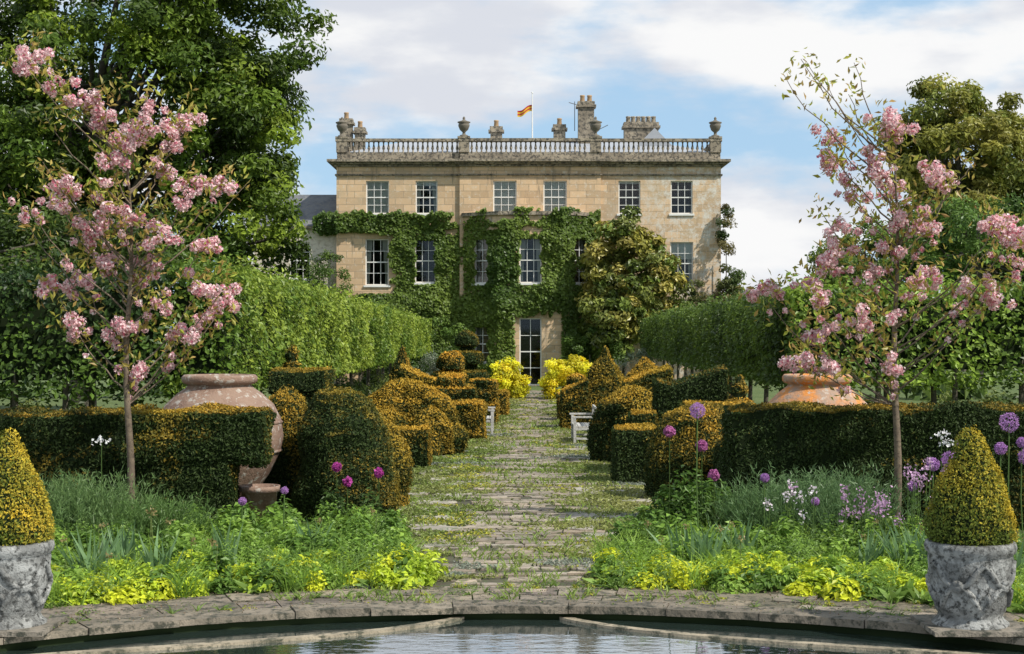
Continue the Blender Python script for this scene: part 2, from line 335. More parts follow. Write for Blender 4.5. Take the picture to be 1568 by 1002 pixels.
def course(z0,z1,pr,mat=0):
    box(trim,-8.4-pr,-2.5-pr-.001,HY-pr,HY+.3,z0,z1,mat); box(trim,-2.5-pr,4.25+pr,HY-.15-pr,HY+.3,z0,z1,mat); box(trim,4.25+pr+.001,10+pr,HY-pr,HY+.3,z0,z1,mat)
    box(trim,-8.4-pr,-8.1,HY+.301,HY+14,z0,z1,mat); box(trim,9.7,10+pr,HY+.301,HY+14,z0,z1,mat)
course(10.02,10.10,.07); course(10.45,10.56,.10); course(10.562,10.66,.24); course(10.662,10.78,.42); course(10.782,11.14,-.02); course(11.66,11.80,.05)
prb=[(.045,0),(.045,.05),(.028,.08),(.07,.2),(.04,.34),(.028,.42),(.045,.46),(.045,.52)]
piers=[-8.15,-2.3,4.0,9.75]
for x in np.arange(-7.8,9.5,.235):
    if min(abs(x-p_) for p_ in piers)<.32: continue
    yy=HY-.02 if -2.5<x<4.25 else HY+.13
    lathe(trim,x,yy,prb,8,0,z=11.14)
for y_ in np.arange(HY+.6,HY+8,.5):
    for x in (-8.2,9.8): lathe(trim,x,y_,prb,6,0,z=11.14)
def urn(x,y,z,s=1):
    lathe(trim,x,y,[(q*s,r*s) for q,r in [(.2,0),(.2,.06),(.08,.1),(.07,.2),(.2,.32),(.27,.5),(.27,.58),(.22,.6),(.31,.66),(.31,.70),(.12,.76),(.05,.82),(.07,.88),(.03,.95),(0,.96)]],16,1,z=z)
for p_ in piers:
    yy=HY-.18 if -2.5<p_<4.25 else HY-.03
    box(trim,p_-.26,p_+.26,yy-.001,yy+.4,11.142,11.658,0); box(trim,p_-.3,p_+.3,yy-.04,yy+.44,11.802,11.9,0); urn(p_,yy+.2,11.9,1.0)
trim.add([(-8,HY+.5,11.2),(9.7,HY+.5,11.2),(9.7,HY+13,11.2),(-8,HY+13,11.2),(-5.5,HY+5,12.25),(7.2,HY+5,12.25),(7.2,HY+9,12.25),(-5.5,HY+9,12.25)],[(0,1,5,4),(1,2,6,5),(2,3,7,6),(3,0,4,7),(4,5,6,7)],2)
trim.add([(5.9,HY+3,11.5),(8.3,HY+3,11.5),(7.1,HY+3,12.7),(5.9,HY+5.4,11.5),(8.3,HY+5.4,11.5),(7.1,HY+5.4,12.7)],[(0,1,2),(5,4,3),(0,2,5,3),(2,1,4,5)],2)
def chim(x,y,wd,dp,zt,pots=2):
    box(trim,x-wd/2,x+wd/2,y-dp/2,y+dp/2,10.8,zt-.3,0); box(trim,x-wd/2-.1,x+wd/2+.1,y-dp/2-.1,y+dp/2+.1,zt-.299,zt-.18,0); box(trim,x-wd/2-.03,x+wd/2+.03,y-dp/2-.03,y+dp/2+.03,zt-.179,zt,0)
    for i in range(pots):
        px=x+(i-(pots-1)/2)*wd/max(pots,1)*.9
        lathe(trim,px,y,[(.13,0),(.11,.25),(.13,.28),(.12,.34),(.07,.34)],10,3 if pots<4 else 0,z=zt)
chim(-8.45,80,.62,.6,13.4,1); chim(-7.75,80,.5,.6,12.95,1); chim(-.8,80,.6,.6,13.0,1); chim(2.42,80,.6,.6,13.1,1); chim(3.75,79.5,.8,.7,14.2,2); chim(6.7,81.5,1.75,.8,13.4,6)
tube(trim,[(3.2,80,12.8),(3.2,80,14.3)],.02,5,4); tube(trim,[(2.9,80,14.25),(3.6,80,14.05)],.02,5,4)
tube(trim,[(4.3,80,12.8),(4.9,80,13.1)],.02,5,4)
tube(trim,[(1.05,81,11.2),(1.05,81,14.85)],[.045,.025],8,5); lathe(trim,1.05,81,[(0,0),(.06,.05),(0,.1)],8,5,z=14.85)
uu=np.linspace(0,1,12)
for k,(c_) in enumerate([(.45,.02,.03),(.75,.45,.03),(.5,.05,.05),(.75,.5,.05)]):
    A=[(1.03-.75*q,81+.06*math.sin(q*9),14.28-.08*k-.34*q+.05*math.sin(q*7)) for q in uu]; B=[(v[0],v[1],v[2]-.08) for v in A]
    trim.add(A+B,[[i,i+1,13+i,12+i] for i in range(11)],6,c_)
seg(-13.2,-8.402,HY+.3,[(-10.2,1.0,5.1,6.85,dict(curt=False))],7.5,1)
box(trim,-13.4,-8.41,HY+.1,HY+.5,7.5,7.62,0); wm.add([(-13.2,HY+.3,0),(-13.2,HY+9,0),(-13.2,HY+9,7.5),(-13.2,HY+.3,7.5)],[[0,1,2,3]],1)
trim.add([(-13.4,HY+.1,7.63),(-8.41,HY+.1,7.63),(-8.41,HY+4.5,9.5),(-11.9,HY+4.5,9.5),(-13.4,HY+9,7.63),(-8.41,HY+9,7.63)],[(0,1,2,3),(0,3,4),(3,2,5,4)],7)
box(trim,-12.75,-12.35,HY-.1,HY+.099,5.8,7.9,5)
M_flag=leafmat('flag_cloth',.8,.3)
wm.build('walls',[M_house,M_cream],house); fr.build('window_frames',[M_white,M_cloth,M_dark,M_blind],house)
gl.build('window_glass',[M_glass],house); trim.build('cornice_and_roof',[M_cornice,plain('urn_stone',(.16,.14,.11),.9),M_lroof,plain('chimney_pot',(.38,.25,.14),.8),plain('metal',(.12,.12,.12)),M_white,M_flag,M_slate],house)
# ------------------------------------------------------------------ ivy
mb=MB(); n=100000
X=R.uniform(-9.9,4.2,n); Z=R.uniform(.0,8.4,n); Pq=np.stack([X,Z,0*X],1); e=.28*nz(Pq,2.2,5)+.12*nz(Pq,7,6)
def inr(x0,x1,z0,z1): return (X>x0+e)&(X<x1-e)&(Z>z0+e)&(Z<z1-e)
msk=inr(-9.5,4.3,7.15,8.05)|inr(-5.75,4.3,3.6,7.6)|inr(-7.4,4.3,3.5,4.5)|inr(-7.2,4.3,-.5,4.2)
for cx,wd,z0,z1 in ((-6.46,1.12,4.78,7.0),(-4.15,.9,4.9,7.0),(.87,1.0,4.85,7.0),(-1.46,.58,4.85,7.0),(3.26,.58,4.85,7.0),(-1.46,.62,1.1,2.85)):
    msk&=~((np.abs(X-cx)<wd/2+.02+.06*np.sin(Z*9))&(Z>z0-.1)&(Z<z1-.05))
msk&=~((X>.1+e*.3)&(X<2.35)&(Z<3.35+e))
msk&=~((X<-5.7+e)&(Z>4.35)&(Z<7.1+e))
X,Z,e=X[msk],Z[msk],e[msk]
Yf=np.where(X<-2.3,HY,np.interp(X,[-2.3,-.62,2.42,4.1],[HY-.15,HY-1.35,HY-1.35,HY-.15])); Yf=np.where(X<-8.4,HY+.3,Yf)
P=np.stack([X,Yf,Z],1); bul=.16+.16*nz(P,1.8,31)+.06*nz(P,5,33); P[:,1]-=np.maximum(.02,bul)+R.uniform(-.14,.1,len(P)).clip(-.3,.3)
tt=((nz(P,1.2,8)+1)/2).clip(0,1)[:,None]; col=(1-tt)*np.array([.08,.14,.025])+tt*np.array([.18,.25,.045])
N=np.tile([.3,-1,.6],(len(P),1))
leaves(mb,P,N,.15,0,col,.9,.1,.55,1.0); mb.build('climbing_ivy',[M_leaf])
def clumps(mb,ells,ncl,per,size,cr,cols,mat=0,shell=.5,flat=.7,up=.5,seed=0,aspect=.5):
    out=[]; wts=np.array([e[3]*e[4]*e[5] for e in ells])**.67; wts/=wts.sum()
    for e,k in zip(ells,(wts*ncl).astype(int)+1):
        d=unit(R.normal(size=(k,3))); r=R.uniform(shell**3,1,k)**(1/3.); C=np.array(e[:3])+d*r[:,None]*np.array(e[3:6]); out.append((C,d))
    C=np.concatenate([o[0] for o in out]); Dn=np.concatenate([o[1] for o in out]); k=len(C)
    crs=cr*R.uniform(.6,1.3,k); cc=np.array(cols)[R.randint(len(cols),size=k)]*R.uniform(.7,1.25,(k,1))
    dd=unit(R.normal(size=(k*per,3))); rad=R.rand(k*per)**.5
    P=np.repeat(C,per,0)+dd*(rad*np.repeat(crs,per))[:,None]*np.array([1,1,flat])
    N=dd*.8+np.array([.15,-.1,up])+np.repeat(Dn,per,0)*.3
    leaves(mb,P,N,size,mat,np.repeat(cc,per,0),aspect); return C
mb=MB(); C=clumps(mb,[(5.3,73.2,5.6,2.1,1.2,2.6),(4.9,73.1,3.4,1.7,1.1,2.2),(6.6,73.5,4.4,1.7,.9,1.8)],190,130,.27,.5,[(.32,.30,.06),(.22,.25,.055),(.15,.20,.035),(.36,.31,.07)],0,.5,.7,.5)
tube(mb,[(5.3,73.6,0),(5.4,73.5,2),(5.5,73.4,4)],[.18,.14,.08],8,1); mb.build('magnolia_tree',[M_gloss,M_bark])
def shrub(name,ells,ncl,per,size,cr,cols,**k):
    mb=MB(); clumps(mb,ells,ncl,per,size,cr,cols,**k)
    for e in ells: tube(mb,[(e[0],e[1],0),(e[0],e[1],e[2])],[.05,.02],5,1)
    return mb.build(name,[M_leaf,M_bark])
G1=[(.11,.18,.035),(.08,.14,.03),(.16,.24,.05)]
shrub('wall_shrub',[(-8.7,74.3,4.6,1.2,.6,1.7),(-8.2,74.0,2.5,1.8,.8,2.5)],80,130,.13,.45,G1)
shrub('wall_shrub',[(10.2,74.6,6.5,.3,.5,2.0),(9.3,73.8,3.2,1.9,.8,1.8),(10.3,74.2,4.6,.6,.6,1.0)],80,120,.15,.34,[(.16,.18,.06),(.22,.19,.08),(.10,.15,.04)])
shrub('wall_shrub',[(3.6,72.5,1.5,1.7,.8,1.3),(-3.2,73.0,1.6,1.3,.8,1.5),(-5.5,73,1.6,1.6,.8,1.8)],90,120,.14,.4,G1)
shrub('grey_santolina_shrub',[(5.2,66,.9,1.3,.8,.95),(-3.3,66,.8,1.0,.7,.9)],40,110,.10,.35,[(.28,.31,.23),(.20,.25,.16)])
for e in ([(-.15,60,.75,.52,.6,.75),(.15,60.2,.45,.42,.6,.5),(-.45,59.8,.8,.38,.4,.6)],[(1.95,60,.95,.62,.8,.8),(2.65,60.3,.9,.6,.7,.85),(1.6,59.8,.5,.5,.6,.5)]):
    shrub('golden_philadelphus_bush',e,80,120,.12,.25,[(.86,.70,.03),(.88,.78,.05),(.64,.62,.04)])
# ------------------------------------------------------------------ hornbeam hedges
def hornbeam(name,p0,p1,thick,zb,zt0,zt1,cols,size=.10,dens=420,sp=2.6,tsp=1.3):
    mb=MB(); p0=np.array(p0,float); p1=np.array(p1,float); d=p1-p0; L=np.linalg.norm(d); d/=L; s=np.array([-d[1],d[0]])*thick
    sn=s/abs(thick); ii=.28
    def pt(a,t,z): q=p0+d*a+sn*t; return (q[0],q[1],z)
    ia,ib=ii,L-ii; ta,tb=ii,abs(thick)-ii
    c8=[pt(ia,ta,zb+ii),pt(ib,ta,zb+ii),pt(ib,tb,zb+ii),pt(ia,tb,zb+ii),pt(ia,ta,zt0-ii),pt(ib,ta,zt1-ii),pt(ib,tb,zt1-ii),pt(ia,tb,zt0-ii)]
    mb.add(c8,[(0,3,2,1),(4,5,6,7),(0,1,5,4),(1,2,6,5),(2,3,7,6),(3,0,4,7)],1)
    H=(zt0+zt1)/2-zb; T=abs(thick)
    def samp(area,fn,dn):
        n=int(area*dens*dn); a,b_=R.rand(n),R.rand(n); P,N=fn(a,b_,n); return P,N
    parts=[]
    zt=lambda a:(zt0+(zt1-zt0)*a)
    def face(tv,sgn):
        def fn(a,b_,n):
            dep=R.rand(n)**1.4*.34; bul=.30*np.abs(np.sin(np.pi*a*L/sp))**.4
            q=p0+np.outer(a*L,d)+np.outer(tv-sgn*(dep-bul),sn); z=zb+(zt(a)-zb)*b_
            q3=np.column_stack([q,z]); bb=.13*nz(q3,2.6,55)+.08*nz(q3,6,56); q3[:,:2]+=np.outer(bb*sgn,sn)
            return q3,np.tile([*(sn*sgn*.8),.7],(n,1))
        return fn
    parts.append(samp(L*H,face(0,-1),1)); parts.append(samp(L*H,face(T,1),.5))
    def top(a,b_,n):
        q=p0+np.outer(a*L,d)+np.outer(b_*T,sn); return np.column_stack([q,zt(a)-R.rand(n)**1.5*.25+.06*np.sin(a*L*2.4)+.05*np.sin(a*L*7)+R.rand(n)**7*.35]),np.tile([0,0,1.],(n,1))
    parts.append(samp(L*T,top,.8))
    def bot(a,b_,n):
        q=p0+np.outer(a*L,d)+np.outer(b_*T,sn); return np.column_stack([q,zb+R.rand(n)*.25-.22*R.rand(n)**2]),np.tile([0,0,-1.],(n,1))
    parts.append(samp(L*T,bot,.5))
    def end(av,sg):
        def fn(a,b_,n):
            q=p0+np.outer(av*L-sg*R.rand(n)*.3,d)+np.outer(a*T,sn); z=zb+(zt(av)-zb)*b_; return np.column_stack([q,z]),np.tile([*(d*sg),.5],(n,1))
        return fn
    parts.append(samp(T*H,end(0,-1),1)); parts.append(samp(T*H,end(1,1),1))
    P=np.concatenate([p_[0] for p_ in parts]); N=np.concatenate([p_[1] for p_ in parts])
    cols=np.array(cols); t=((nz(P,1.5,3)+.6*nz(P,.5,13)+R.normal(size=len(P))*.5+1)/2).clip(0,1)[:,None]
    leaves(mb,P,N,size,0,(1-t)*cols[0]+t*cols[1],.6,.15,.5,.8)
    for a in np.arange(tsp/2,L,tsp):
        for tv in ((T*.25,T*.75) if tsp<2 else (T*.5,)):
            q=pt(a+R.uniform(-.3,.3),tv,0); tube(mb,[q,(q[0]+R.uniform(-.05,.05),q[1],zb*.6),(q[0],q[1],zb+.5)],[.085,.06,.05],7,2)
    return mb.build(name,[M_leaf,M_core,M_bark])
HC=[(.12,.20,.028),(.34,.42,.06)]
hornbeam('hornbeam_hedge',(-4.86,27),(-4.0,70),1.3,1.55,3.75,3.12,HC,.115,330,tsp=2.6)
hornbeam('hornbeam_hedge',(6.0,70),(5.37,31.1),1.3,1.55,3.1,3.4,[(.06,.10,.02),(.14,.21,.035)],.115,330,tsp=2.6)  # same hornbeam in darker tones; shade of the inner face put into colour
hornbeam('hornbeam_hedge',(-17,26.8),(-5.9,26.8),1.3,1.5,3.6,3.65,[(.03,.06,.014),(.13,.22,.032)],.12,250,tsp=1.1)  # leaf colours darkened to paint in the shade of the big tree
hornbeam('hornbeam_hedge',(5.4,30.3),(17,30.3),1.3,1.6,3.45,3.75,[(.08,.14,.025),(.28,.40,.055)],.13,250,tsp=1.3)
mb=MB(); el_=[(x,33.5+R.uniform(-.5,.5),.5,.9,.6,.6) for x in np.arange(-19,-6.8,1.5)]+[(x,37.0+R.uniform(-.5,.5),.5,.9,.6,.65) for x in np.arange(8.5,22,1.5)]
el_+=[(-4.9-.1+R.uniform(-.2,.2),y,.5,.35,.9,.55) for y in np.arange(31,68,2.0)]
clumps(mb,el_,300,60,.14,.34,[(.05,.085,.02),(.08,.12,.03),(.14,.17,.04)],0,.4); mb.build('shade_filler_shrubs',[M_leaf])  # dark shrubs added to darken the tree-shaded ground beneath the hedges
# ------------------------------------------------------------------ trees
def tree(name,base,r0,fork,ells,ncl,per,size,cr,cols,limbs=40,shell=.35,mat=None):
    mb=MB(); C=clumps(mb,ells,ncl,per,size,cr,cols,0,shell,.65,.5)
    bx_,by_=base; f=np.array([bx_+R.uniform(-.3,.3),by_,fork])
    tube(mb,bez((bx_,by_,-.1),(bx_,by_,fork*.5),f,8),np.linspace(r0,r0*.72,8),12,1)
    c0=np.array(ells[0][:3]); topz=c0+np.array([0,0,ells[0][5]*.6]); lead=bez(f,(f[0],f[1],(f[2]+topz[2])/2),topz,9); tube(mb,lead,np.linspace(r0*.7,r0*.12,9),9,1)
    idx=R.choice(len(C),min(limbs,len(C)),replace=False)
    for i in idx:
        c=C[i]; k=R.randint(0,6); s=lead[k]; m_=(s+c)/2+np.array([0,0,-.4+R.uniform(-.3,.5)])+ (c-s)*.1
        tube(mb,bez(s,m_,c,7),np.linspace(r0*(.34-.035*k),r0*.05,7),6,1)
    return mb.build(name,[mat or M_leaf,M_bark])
OK=[(.10,.165,.022),(.16,.24,.03),(.26,.35,.04),(.06,.10,.016)]
tree('oak_tree',(-12.6,46),.42,3.6,[(-11.3,46,9.8,5.0,4.5,6.2),(-8.0,45,6.0,2.0,2.5,2.2),(-8.0,45,12.0,2.5,2.5,3.0),(-15,45,6.5,3,3,3.2),(-7.7,45,8.8,2.0,2,1.7)],520,230,.19,.72,OK,90,.35)
tree('oak_tree',(-21,52),.45,3.5,[(-19.5,52,7.5,4.5,4,5.0),(-22,52,12,4,4,4)],180,220,.2,.85,OK,60,.3)
tree('beech_tree',(-15.5,36),.28,2.8,[(-12.2,37,4.2,3.2,2.5,1.6),(-10,38.5,4.3,2.0,1.8,1.3)],90,200,.15,.7,[(.05,.085,.015),(.09,.14,.025)],30,.3)
YG=[(.27,.27,.05),(.35,.33,.07),(.18,.21,.04)]
tree('holm_oak_tree',(28.5,100),.5,5,[(28.3,100,13.5,4.8,4.5,5.2),(33,101,11,4,4,5.5),(30,99,8.5,6,4,3.5)],400,180,.36,1.0,YG,50,.4)
tree('lime_tree',(18.5,82),.3,4,[(18.4,82,5.6,2.7,2.5,2.6)],80,150,.26,.75,[(.11,.18,.035),(.16,.24,.05)],30,.4)
tree('lime_tree',(25,84),.4,4,[(25,84,6.9,4.6,3.5,3.2),(29,84,6.2,3.5,3,3.3)],170,150,.28,.9,[(.10,.18,.035),(.15,.24,.05)],30,.4)
mb=MB()
el_=[]
for x in np.arange(-150,150,5.5):
    if -14<x<12 : continue
    y=130+R.uniform(-12,30); h=R.uniform(3,5.5); el_.append((x,y,h*.8,5,4,h))
for x in (15,18,22,26,32,38): el_.append((x,118,2.6,3.2,3,3.2))
for x in np.arange(-34,-13,3): el_.append((x,62,1.6,2.2,1.6,1.9))
for x in np.arange(14,38,3): el_.append((x,60,1.0,2.2,1.6,1.3))
clumps(mb,el_,900,60,.6,1.1,[(.08,.13,.03),(.13,.18,.045),(.06,.10,.025)],0,.5); mb.build('distant_trees',[M_leaf])
# ------------------------------------------------------------------ cherry trees
def cherry(name,bx_,by_,pts,leafpts,topz):
    mb=MB(); tz=np.linspace(0,topz,16)
    tr=np.stack([bx_+.03*np.sin(tz*2.1),by_+.03*np.cos(tz*1.7),tz],1); tube(mb,tr,np.interp(tz,[0,2.3,topz],[.055,.036,.010]),9,1)
    centers=[]; lcent=[]
    for (dx,z) in pts+leafpts:
        dy=R.uniform(-.75,.75)*(.4+.6*min(1,abs(dx)+.3)); tip=np.array([bx_+dx,by_+dy,z]); zs=max(1.7,min(topz-.1,z-.75*math.hypot(dx,dy)-.35)); s=np.array([bx_+.03*math.sin(zs*2.1),by_,zs])
        mid=s*.45+tip*.55+np.array([dx*.15,0,-.10+R.uniform(-.15,.15)]); b_=bez(s,mid,tip+R.normal(size=3)*.02,8); b_[1:-1]+=R.normal(size=(6,3))*.015; tube(mb,b_,np.linspace(.013,.004,8),5,1)
        if (dx,z) in leafpts: lcent+=[tip,tip,b_[-2],b_[-3]]; continue
        for k in range(R.randint(5,9)): centers.append((tip+R.normal(size=3)*[.11,.11,.075],R.uniform(.045,.09)))
        for q in b_[3:-1]:
            lcent.append(q)
            if R.rand()<.42: centers.append((q+R.normal(size=3)*.04,R.uniform(.035,.06)))
        lcent+= [tip+R.normal(size=3)*.12+[0,0,.08] for _ in range(6)]
    for c,r in centers:
        n=int(75*(r/.07)**2); d=unit(R.normal(size=(n,3))); P=c+d*r*R.uniform(.55,1.1,(n,1)); P[:,2]-=.02
        k=R.rand(n)[:,None]; col=(1-k)*np.array([.84,.48,.52])+k*np.array([.92,.76,.75]); col[R.rand(n)<.13]=[.60,.19,.26]
        leaves(mb,P,d,.040,0,col,.95,.15,.6)
    for c in lcent:
        n=6; P=c+R.normal(size=(n,3))*.08; D=R.normal(size=(n,3)); kk=R.rand(n)[:,None]
        leaves(mb,P,D,.105,2,(1-kk)*np.array([.38,.42,.06])+kk*np.array([.36,.22,.07]),.38,.1,.5,.7)
    return mb.build(name,[M_petal,M_cbark,M_leaf])
LP=[(-1.14,6.12),(-1.2,5.95),(-.81,5.83),(-.43,5.58),(-.39,5.37),(-.14,5.07),(.15,5.2),(.57,5.37),(.45,5.25),(.32,5.45),(.27,4.74),(-.18,4.87),(-1.02,4.37),(-.72,4.45),(-1.14,4.16),(-.31,4.37),(-.06,4.12),(-.43,3.99),(.86,4.45),(1.15,4.57),(.48,3.78),(.94,3.74),(.32,4.03),(-.98,3.2),(-.72,3.33),(.07,3.33),(.15,3.62),(-.31,3.53),(-.64,3.87),(.32,2.99),(.77,3.2),(1.15,3.03),(.86,2.78),(.69,2.58),(-.06,2.7),(.07,2.16),(-.72,2.78),(1.19,3.2)]
cherry('cherry_tree',-4.89,20.0,LP,[(-1.5,4.1),(.75,5.5),(1.35,4.6),(-1.1,5.4),(-.3,4.6),(.5,4.3),(-.9,4.7)],4.9)
RP=[(-.72,5.16),(-.27,5.28),(-.02,5.2),(-.77,4.87),(-.35,4.87),(.4,4.7),(.57,4.53),(.07,4.45),(-.52,4.45),(-.25,4.6),(1.07,3.95),(1.23,3.78),(1.57,3.87),(1.44,3.53),(1.3,4.0),(.4,3.95),(-.6,3.95),(-.1,3.7),(-.77,3.7),(-1.43,3.2),(-1.64,3.12),(-1.02,3.28),(-.68,3.53),(-1.1,2.99),(-.68,2.78),(-.35,2.87),(.57,3.37),(.9,3.16),(1.07,3.08),(.15,3.2),(-.35,3.37),(-1.02,2.24),(-1.31,2.24),(-.18,2.24),(-.85,2.62),(.1,4.1)]
cherry('cherry_tree',4.9,20.0,RP,[(-1.22,6.07),(-.52,6.07),(-1.35,5.95),(-1.0,6.2),(-.81,5.87),(-.68,5.62),(-.55,5.4),(.9,4.8),(-.9,5.0),(.8,4.6),(-.9,4.3)],5.0)
# ------------------------------------------------------------------ yew topiary
def gbox(x0,x1,y0,y1,z0,z1,step=.12,k=.025,top=None):
    c=[((x0+x1)/2),((y0+y1)/2),((z0+z1)/2)]; h=[(x1-x0)/2,(y1-y0)/2,(z1-z0)/2]; n0=0;Vs=[];Fs=[]
    for ax in range(3):
        for sg in (-1,1):
            a,b_=[i for i in range(3) if i!=ax]; na=max(3,int(2*h[a]/step)+1); nb=max(3,int(2*h[b_]/step)+1)
            A,B=np.meshgrid(np.linspace(-1,1,na),np.linspace(-1,1,nb),indexing='ij'); u=np.zeros((na*nb,3)); u[:,a]=A.ravel(); u[:,b_]=B.ravel(); u[:,ax]=sg
            Vs.append(u); F=[]
            for i in range(na-1):
                for j in range(nb-1):
                    q=[i*nb+j,(i+1)*nb+j,(i+1)*nb+j+1,i*nb+j+1]; F+=[[q[0],q[1],q[2]],[q[0],q[2],q[3]]]
            Fs.append(np.array(F)+n0); n0+=na*nb
    u=np.concatenate(Vs); s=(np.abs(u)**8).sum(1); u=u*(1-k*np.maximum(0,s-1))[:,None]
    if top is not None:
        f=(u[:,2]+1)/2; V=u*h+c; V[:,2]+=f*top(V[:,0],V[:,1])
    else: V=u*h+c
    return V,np.concatenate(Fs)
def glat(cx,cy,prof,ry=1.0,seg=30,swirl=0,ns=4,tw=4.0,lean=0,sides=0):
    pr=np.array(prof,float); L=np.concatenate([[0],np.cumsum(np.hypot(*np.diff(pr,axis=0).T))]); m_=max(8,int(L[-1]/.09)); s=np.linspace(0,L[-1],m_)
    r=np.interp(s,L,pr[:,0]); z=np.interp(s,L,pr[:,1]); t=np.linspace(0,2*math.pi,seg,endpoint=False)
    w_=np.sin(ns*t[None]+tw*z[:,None]); rr=r[:,None]*(1+swirl*np.sign(w_)*np.abs(w_)**.5)
    if sides: a_=math.pi/sides; tm=(t-a_*.6)%(2*a_)-a_; rr=rr*(np.cos(a_)/np.cos(tm))[None]*1.12
    V=np.stack([cx+rr*np.cos(t)+lean*z[:,None]**2,cy+rr*ry*np.sin(t),z[:,None]+0*rr],2).reshape(-1,3); F=[]
    for i in range(m_-1):
        for j in range(seg):
            a,b_,c,d=i*seg+j,i*seg+(j+1)%seg,(i+1)*seg+(j+1)%seg,(i+1)*seg+j; F+=[[a,b_,c],[a,c,d]]
    return V,np.array(F)
def dome(r,h,p=2.2,z0=0):
    t=np.linspace(0,1,14); return [(r*(.9+.1*math.sin(min(1,q*2)*1.57))*max(0,(1-q**p))**(1/2.0),z0+h*q) for q in t]
def spiral(r,h,n):
    o=[]
    for i in range(n):
        a=r*(1-i/n*.75); z=h*i/n; o+=[(a*.55,z+.01),(a,z+h/n*.22),(a*.95,z+h/n*.7),(a*.5,z+h/n*.98)]
    return o+[(0,h)]
def yew(name,parts,gold=0.,leaf=.045,dens=1900,disp=.04,gcol=(.54,.33,.04),dcol=(.038,.062,.015),f=3.2):
    mb=MB()
    for V,F in parts:
        V=V.copy(); D=np.stack([nz(V,f,1)+.7*nz(V,f*2.6,4),nz(V,f,2)+.7*nz(V,f*2.6,5),nz(V,f,3)+.7*nz(V,f*2.6,6)],1)*disp; V+=D; V[:,2]=np.maximum(V[:,2],-.02)
        a,b_,c=V[F[:,0]],V[F[:,1]],V[F[:,2]]; n=np.cross(b_-a,c-a); ar=np.linalg.norm(n,axis=1)/2; n=unit(n); cen=V.mean(0)
        fl=((a+b_+c)/3-cen); s=np.sign((n*fl).sum(1)); n*=s[:,None]
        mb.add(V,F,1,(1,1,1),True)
        k=int(ar.sum()*dens); i=R.choice(len(F),k,p=ar/ar.sum()); u,v=R.rand(k),R.rand(k); fl=u+v>1; u[fl]=1-u[fl]; v[fl]=1-v[fl]
        P=a[i]+(b_-a)[i]*u[:,None]+(c-a)[i]*v[:,None]+n[i]*(R.rand(k)**1.7*.05)[:,None]
        N=n[i]; t=(.85*N[:,2].clip(-.2,1)+.30*N[:,0]+.36*nz(P,1.8,7)+.18*nz(P,8,8)+.2*R.normal(size=k)+gold-.18).clip(0,1)[:,None]  # gold new growth; sunlit tops and sun-facing sides also painted into leaf colour
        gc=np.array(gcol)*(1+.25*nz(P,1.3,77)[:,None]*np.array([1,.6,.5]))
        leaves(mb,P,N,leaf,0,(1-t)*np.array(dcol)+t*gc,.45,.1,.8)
    return mb.build(name,[M_yew,M_core])
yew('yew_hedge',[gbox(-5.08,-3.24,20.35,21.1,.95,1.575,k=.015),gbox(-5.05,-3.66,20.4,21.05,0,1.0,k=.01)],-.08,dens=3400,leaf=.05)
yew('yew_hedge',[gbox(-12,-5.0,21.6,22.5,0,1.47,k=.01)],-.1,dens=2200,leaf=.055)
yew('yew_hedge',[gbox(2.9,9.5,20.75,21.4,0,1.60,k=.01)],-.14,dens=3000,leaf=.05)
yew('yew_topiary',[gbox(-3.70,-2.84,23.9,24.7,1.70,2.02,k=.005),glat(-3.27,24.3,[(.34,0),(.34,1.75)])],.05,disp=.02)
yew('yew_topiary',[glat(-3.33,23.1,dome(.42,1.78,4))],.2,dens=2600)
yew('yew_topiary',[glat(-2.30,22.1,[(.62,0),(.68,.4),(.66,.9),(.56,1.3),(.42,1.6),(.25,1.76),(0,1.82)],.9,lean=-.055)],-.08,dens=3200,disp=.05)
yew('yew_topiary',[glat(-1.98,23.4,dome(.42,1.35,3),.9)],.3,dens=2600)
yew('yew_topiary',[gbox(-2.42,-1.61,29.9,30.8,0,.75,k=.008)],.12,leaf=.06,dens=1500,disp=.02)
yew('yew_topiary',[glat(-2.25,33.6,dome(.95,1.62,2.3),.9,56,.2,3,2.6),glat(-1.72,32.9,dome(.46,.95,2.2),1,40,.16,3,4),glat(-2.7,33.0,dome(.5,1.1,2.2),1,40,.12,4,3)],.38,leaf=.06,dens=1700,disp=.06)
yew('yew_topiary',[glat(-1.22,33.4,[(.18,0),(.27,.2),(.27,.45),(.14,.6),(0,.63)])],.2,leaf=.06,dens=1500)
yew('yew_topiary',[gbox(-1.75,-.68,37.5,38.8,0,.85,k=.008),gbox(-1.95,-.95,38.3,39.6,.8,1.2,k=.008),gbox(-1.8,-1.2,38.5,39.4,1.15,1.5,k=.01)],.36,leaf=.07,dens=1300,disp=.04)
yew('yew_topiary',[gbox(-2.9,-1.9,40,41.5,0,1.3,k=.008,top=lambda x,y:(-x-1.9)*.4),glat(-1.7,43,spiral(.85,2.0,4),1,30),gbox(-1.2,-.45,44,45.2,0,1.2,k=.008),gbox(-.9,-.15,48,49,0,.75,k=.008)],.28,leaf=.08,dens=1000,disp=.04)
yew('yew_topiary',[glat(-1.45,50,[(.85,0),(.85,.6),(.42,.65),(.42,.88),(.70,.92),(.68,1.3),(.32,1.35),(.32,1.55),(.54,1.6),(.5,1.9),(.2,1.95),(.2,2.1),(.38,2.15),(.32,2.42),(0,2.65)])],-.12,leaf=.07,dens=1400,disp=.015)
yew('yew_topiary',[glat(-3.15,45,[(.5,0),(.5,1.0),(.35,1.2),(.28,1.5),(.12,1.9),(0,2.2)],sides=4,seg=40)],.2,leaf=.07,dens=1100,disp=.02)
yew('yew_topiary',[glat(-4.22,30,[(.3,0),(.3,1.7),(.1,1.78),(.16,1.95),(.08,2.05),(.14,2.15),(0,2.35)])],.15,leaf=.06,dens=1400,disp=.015)
